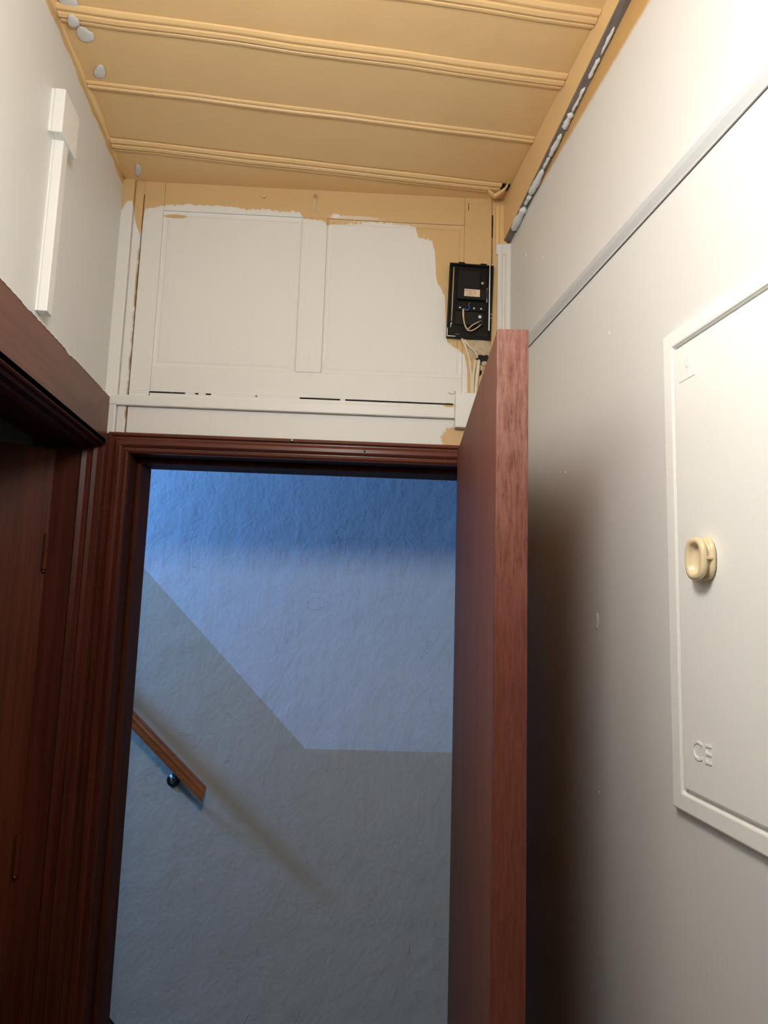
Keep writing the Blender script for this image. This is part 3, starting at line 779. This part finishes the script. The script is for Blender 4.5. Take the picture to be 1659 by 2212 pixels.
# embossed marks
mt = Matrix.Translation((-0.0088, 0.877-0.75, 1.437-1.35)) @ Matrix(((0, 0, -1, 0), (-1, 0, 0, 0), (0, 1, 0, 0), (0, 0, 0, 1)))
text_mesh('embossed_lettering', 'CE', 0.036, M_CAB, cdoor, mt, 0.0009)
tri = [(0.908, 1.949), (0.868, 1.949), (0.888, 1.986)]
mb = MB()
for i in range(3):
    p, q = tri[i], tri[(i+1) % 3]
    mb.tube([(-0.0086, p[0]-.75, p[1]-1.35), (-0.0086, q[0]-.75, q[1]-1.35)], 0.0008, 6)
mb.tube([(-0.0086, 0.886-.75, 1.978-1.35), (-0.0086, 0.891-.75, 1.966-1.35), (-0.0086, 0.885-.75, 1.967-1.35), (-0.0086, 0.889-.75, 1.954-1.35)], 0.0008, 6)
build('embossed_warning_triangle', mb, M_CAB, cdoor)

# ------------------------------------------------------------------ intercom back plate
ic = empty('intercom', Vector(P0)+Vector((UX[0]*0.2790, UX[1]*0.2790, 2.445)))
ic.rotation_euler = (0, R(1.6), -SK)
tag(ic, 'opened black intercom back plate with loose wires on the door wall', 'intercom')
IW, IH = 0.121, 0.213
def X_(s): return (s-0.5)*IW
def Z_(t): return (0.5-t)*IH
def ib(s0, s1, t0, t1, y0, y1): return MB().box(X_(s0), X_(s1), y0, y1, Z_(t1), Z_(t0))
pl = build('back_plate', ib(0, 1, 0, 1, -0.007, 0.0005), M_BLACK, ic, bevel=0.0015)
for s0, s1, t0, t1 in ((0, .035, 0, 1), (.965, 1, 0, 1), (.035, .965, 0, .022), (.035, .965, .975, 1)):
    build('rim', ib(s0, s1, t0, t1, -0.014, -0.007), M_BLACK, ic, bevel=0.0008)
for s0, s1 in ((.20, .34), (.70, .84)):
    build('clip', ib(s0, s1, -.022, .022, -0.012, -0.002), M_BLACK, ic, bevel=0.0008)
build('housing', ib(.20, .70, .10, .49, -0.018, -0.007), M_BLACK2, ic, bevel=0.0015)
build('housing', ib(.70, .86, .345, .49, -0.018, -0.007), M_BLACK2, ic, bevel=0.0015)
build('housing', ib(.70, .88, .09, .34, -0.0105, -0.007), M_BLACK, ic, bevel=0.0008)
build('terminal_block', ib(.20, .86, .515, .635, -0.013, -0.007), M_BLACK, ic, bevel=0.001)
build('lower_housing', ib(.17, .83, .64, .825, -0.0115, -0.007), M_BLACK2, ic, bevel=0.001)
build('lower_ledge', ib(.66, .95, .93, .965, -0.0095, -0.007), M_BLACK2, ic, bevel=0.0006)
def screw(s, t, r, y0, mat):
    o = build('screw', MB().lathe([(r*.85, 0), (r, 0.0006), (r*.9, 0.0016), (r*.3, 0.0022)], (X_(s), y0, Z_(t)), (0, -1, 0), 16), mat, ic)
    build('slot', MB().box(X_(s)-r*.55, X_(s)+r*.55, y0-0.0024, y0-0.0015, Z_(t)-r*.12, Z_(t)+r*.12), M_GAP, o)
screw(.765, .245, .0042, -0.0105, M_METAL)
screw(.735, .705, .0046, -0.0115, M_WSTRIP)
for s in (.275, .595, .755):
    screw(s, .598, .0028, -0.013, M_METAL)
lab = build('sticker', ib(.350, .705, .355, .452, -0.01835, -0.018), M_LABEL, ic, bevel=0.0001)
for line, t_, sz_, dx in (('SHARVYZ', .378, .0062, -.006), ('11 784 102', .405, .0056, -.004), ('8 2012 - -', .431, .0056, -.001)):
    mt = Matrix.Translation((X_(.53)+dx, -0.01842, Z_(t_))) @ Matrix.Rotation(R(90), 4, 'X')
    text_mesh('print', line, sz_, M_INK, lab, mt, 0.00004)
def rod(name, pts, r, mat, seg=8): return build(name, MB().tube([(X_(s), y_, Z_(t)) for s, t, y_ in pts], r, seg), mat, ic, smooth=True)
rod('paint_bead', [(.098, .05, -0.0085), (.10, .40, -0.0085), (.100, .78, -0.0085)], .0015, M_CABLE)
rod('paint_bead', [(.100, .80, -0.0085), (.090, .83, -0.0085), (.085, .87, -0.0085)], [.0016, .0012, .0003], M_WSTRIP)
rod('bare_strip', [(.912, .0, -0.0145), (.925, .30, -0.0135), (.940, .60, -0.0135), (.950, .885, -0.0135)], [.0014, .0017, .0018, .0021], M_WSTRIP)
rod('bare_strip', [(.862, .325, -0.0185), (.872, .50, -0.0185), (.858, .515, -0.0185)], .0013, M_WSTRIP)
rod('bare_strip', [(.012, .885, -0.0145), (.012, .992, -0.0145)], .0010, M_WSTRIP)
rod('bare_strip', [(.012, .992, -0.0145), (.20, .992, -0.0145)], .0012, M_WSTRIP)
rod('bare_strip', [(.20, .955, -0.0085), (.29, .953, -0.0085)], .0011, M_METAL)
for t_ in (.665, .715):
    rod('paint_drop', [(.985, t_-.006, -0.0142), (.985, t_+.006, -0.0142)], .0010, M_WSTRIP)
wp = smooth_path([(X_(.345), -0.016, Z_(.625)), (X_(.355), -0.021, Z_(.75)), (X_(.40), -0.022, Z_(.86)), (X_(.475), -0.019, Z_(.915))], 6)
build('wire', MB().tube(wp, .0028, 8, 0.7), M_CABLE, ic, smooth=True)
wp = smooth_path([(X_(.46), -0.020, Z_(.905)), (X_(.55), -0.022, Z_(.85)), (X_(.64), -0.020, Z_(.81)), (X_(.72), -0.014, Z_(.775))], 6)
build('wire', MB().tube(wp, .0016, 8), M_CABLE, ic, smooth=True)
wp = smooth_path([(X_(.46), -0.019, Z_(.912)), (X_(.56), -0.022, Z_(.915)), (X_(.68), -0.020, Z_(.865)), (X_(.76), -0.014, Z_(.815))], 6)
build('wire', MB().tube(wp, .0016, 8), M_CABLE, ic, smooth=True)
wp = smooth_path([(X_(.355), -0.017, Z_(.615)), (X_(.40), -0.020, Z_(.645)), (X_(.455), -0.021, Z_(.640)), (X_(.475), -0.018, Z_(.60)), (X_(.462), -0.015, Z_(.555))], 6)
build('wire', MB().tube(wp, .0014, 8), M_BLUE, ic, smooth=True)
wp = smooth_path([(X_(.72), -0.013, Z_(.775)), (X_(.76), -0.016, Z_(.765)), (X_(.80), -0.013, Z_(.775))], 5)
build('wire_end', MB().tube(wp, .0007, 6), M_METAL, ic, smooth=True)
build('wire_end', MB().tube([(X_(.465), -0.016, Z_(.56)), (X_(.49), -0.016, Z_(.525))], .0005, 6), M_METAL, ic)

# cables from the intercom down to the junction box
def cable(label, pts, r, flat=0.6, mat=M_CABLEW):
    root = Vector(P0)
    o = build('cable', MB().tube(smooth_path(pts, 6), r, 10, flat, up=(0, 1, 0)), mat, None, loc=P0, rotz=-SK, smooth=True)
    tag(o, label, 'cable', 'cables under the intercom')
cable('paint-smeared cable bowing out on the wall side of the bundle under the intercom', [(0.259, -0.004, 2.340), (0.268, -0.006, 2.318), (0.279, -0.005, 2.285), (0.2855, -0.005, 2.24), (0.2865, -0.006, 2.1815)], .0036, 1.0)
cable('flat cable in the middle of the bundle under the intercom', [(0.299, 0.0, 2.280), (0.2945, -0.006, 2.262), (0.2905, -0.007, 2.22), (0.2905, -0.007, 2.1815)], .0040, 1.0)
cable('flat cable nearest the open door in the bundle under the intercom', [(0.307, 0.0, 2.282), (0.3045, -0.006, 2.262), (0.3005, -0.007, 2.22), (0.2990, -0.007, 2.1815)], .0052, 0.7)
cable('thin cable slanting from the intercom into the plaster hole', [(0.266, -0.005, 2.336), (0.278, -0.008, 2.318), (0.293, -0.008, 2.304), (0.303, -0.003, 2.287)], .0030, 1.0)

# hook and nail in the top rail of the panelling
hk = empty('screw_eye', P0, -SK)
tag(hk, 'white-shanked screw eye sticking out of the ochre rail above the muntin', 'hook')
build('shank', MB().tube([(-0.1585, 0.002, 2.688), (-0.1575, -0.010, 2.700), (-0.1563, -0.014, 2.722)], [.0022, .0016, .0014], 8), M_OLDWHITE, hk, smooth=True)
build('eye', MB().tube([(-0.1560+0.0040*math.sin(q*math.pi/6), -0.0145, 2.7275-0.0040*math.cos(q*math.pi/6)) for q in range(12)], .0010, 6), M_BRASS, hk, smooth=True)
nl = build('nail', MB().lathe([(0.0022, 0), (0.0022, 0.004), (0.0048, 0.0055), (0.0050, 0.0075), (0.0025, 0.009)], (-0.2986, 0.0005, 2.7252), (0, -1, 0), 14), M_CEIL, None, loc=P0, rotz=-SK, smooth=True)
tag(nl, 'paint-covered nail head in the ochre rail under the ceiling', 'nail')
hw_ = build('wire_curl', MB().tube(smooth_path([(0.2255, -0.001, 2.1875), (0.231, -0.003, 2.1835), (0.238, -0.004, 2.183), (0.243, -0.004, 2.1865), (0.2435, -0.003, 2.190), (0.240, -0.002, 2.191)], 5), .0005, 6), M_BRONZE, None, loc=P0, rotz=-SK)
tag(hw_, 'thin curl of wire above the corner of the white box', 'wire')

# ------------------------------------------------------------------ ceiling lamp (above and behind the view)
lp = empty('ceiling_lamp', (LAMP_POS[0], LAMP_POS[1], CZ))
tag(lp, 'lit opal globe hanging from the ochre ceiling out of view', 'lamp')
dz = LAMP_POS[2]-CZ
build('rose', MB().lathe([(0.045, 0.008), (0.045, -0.004), (0.030, -0.022), (0.010, -0.028)], (0, 0, -0.006), (0, 0, 1), 24), M_WHITE, lp, smooth=True)
build('stem', MB().tube([(0, 0, -0.02), (0, 0, dz+LAMP_R)], 0.005, 8), M_WHITE, lp)
build('gallery', MB().lathe([(0.035, 0.03), (0.042, 0.0), (0.040, -0.012)], (0, 0, dz+LAMP_R-0.004), (0, 0, 1), 24), M_BRASS, lp)
build('globe', MB().lathe([(LAMP_R*math.sin(math.pi*i/16), -LAMP_R*math.cos(math.pi*i/16)) for i in range(17)], (0, 0, dz), (0, 0, 1), 28), M_GLOBE, lp, smooth=True)
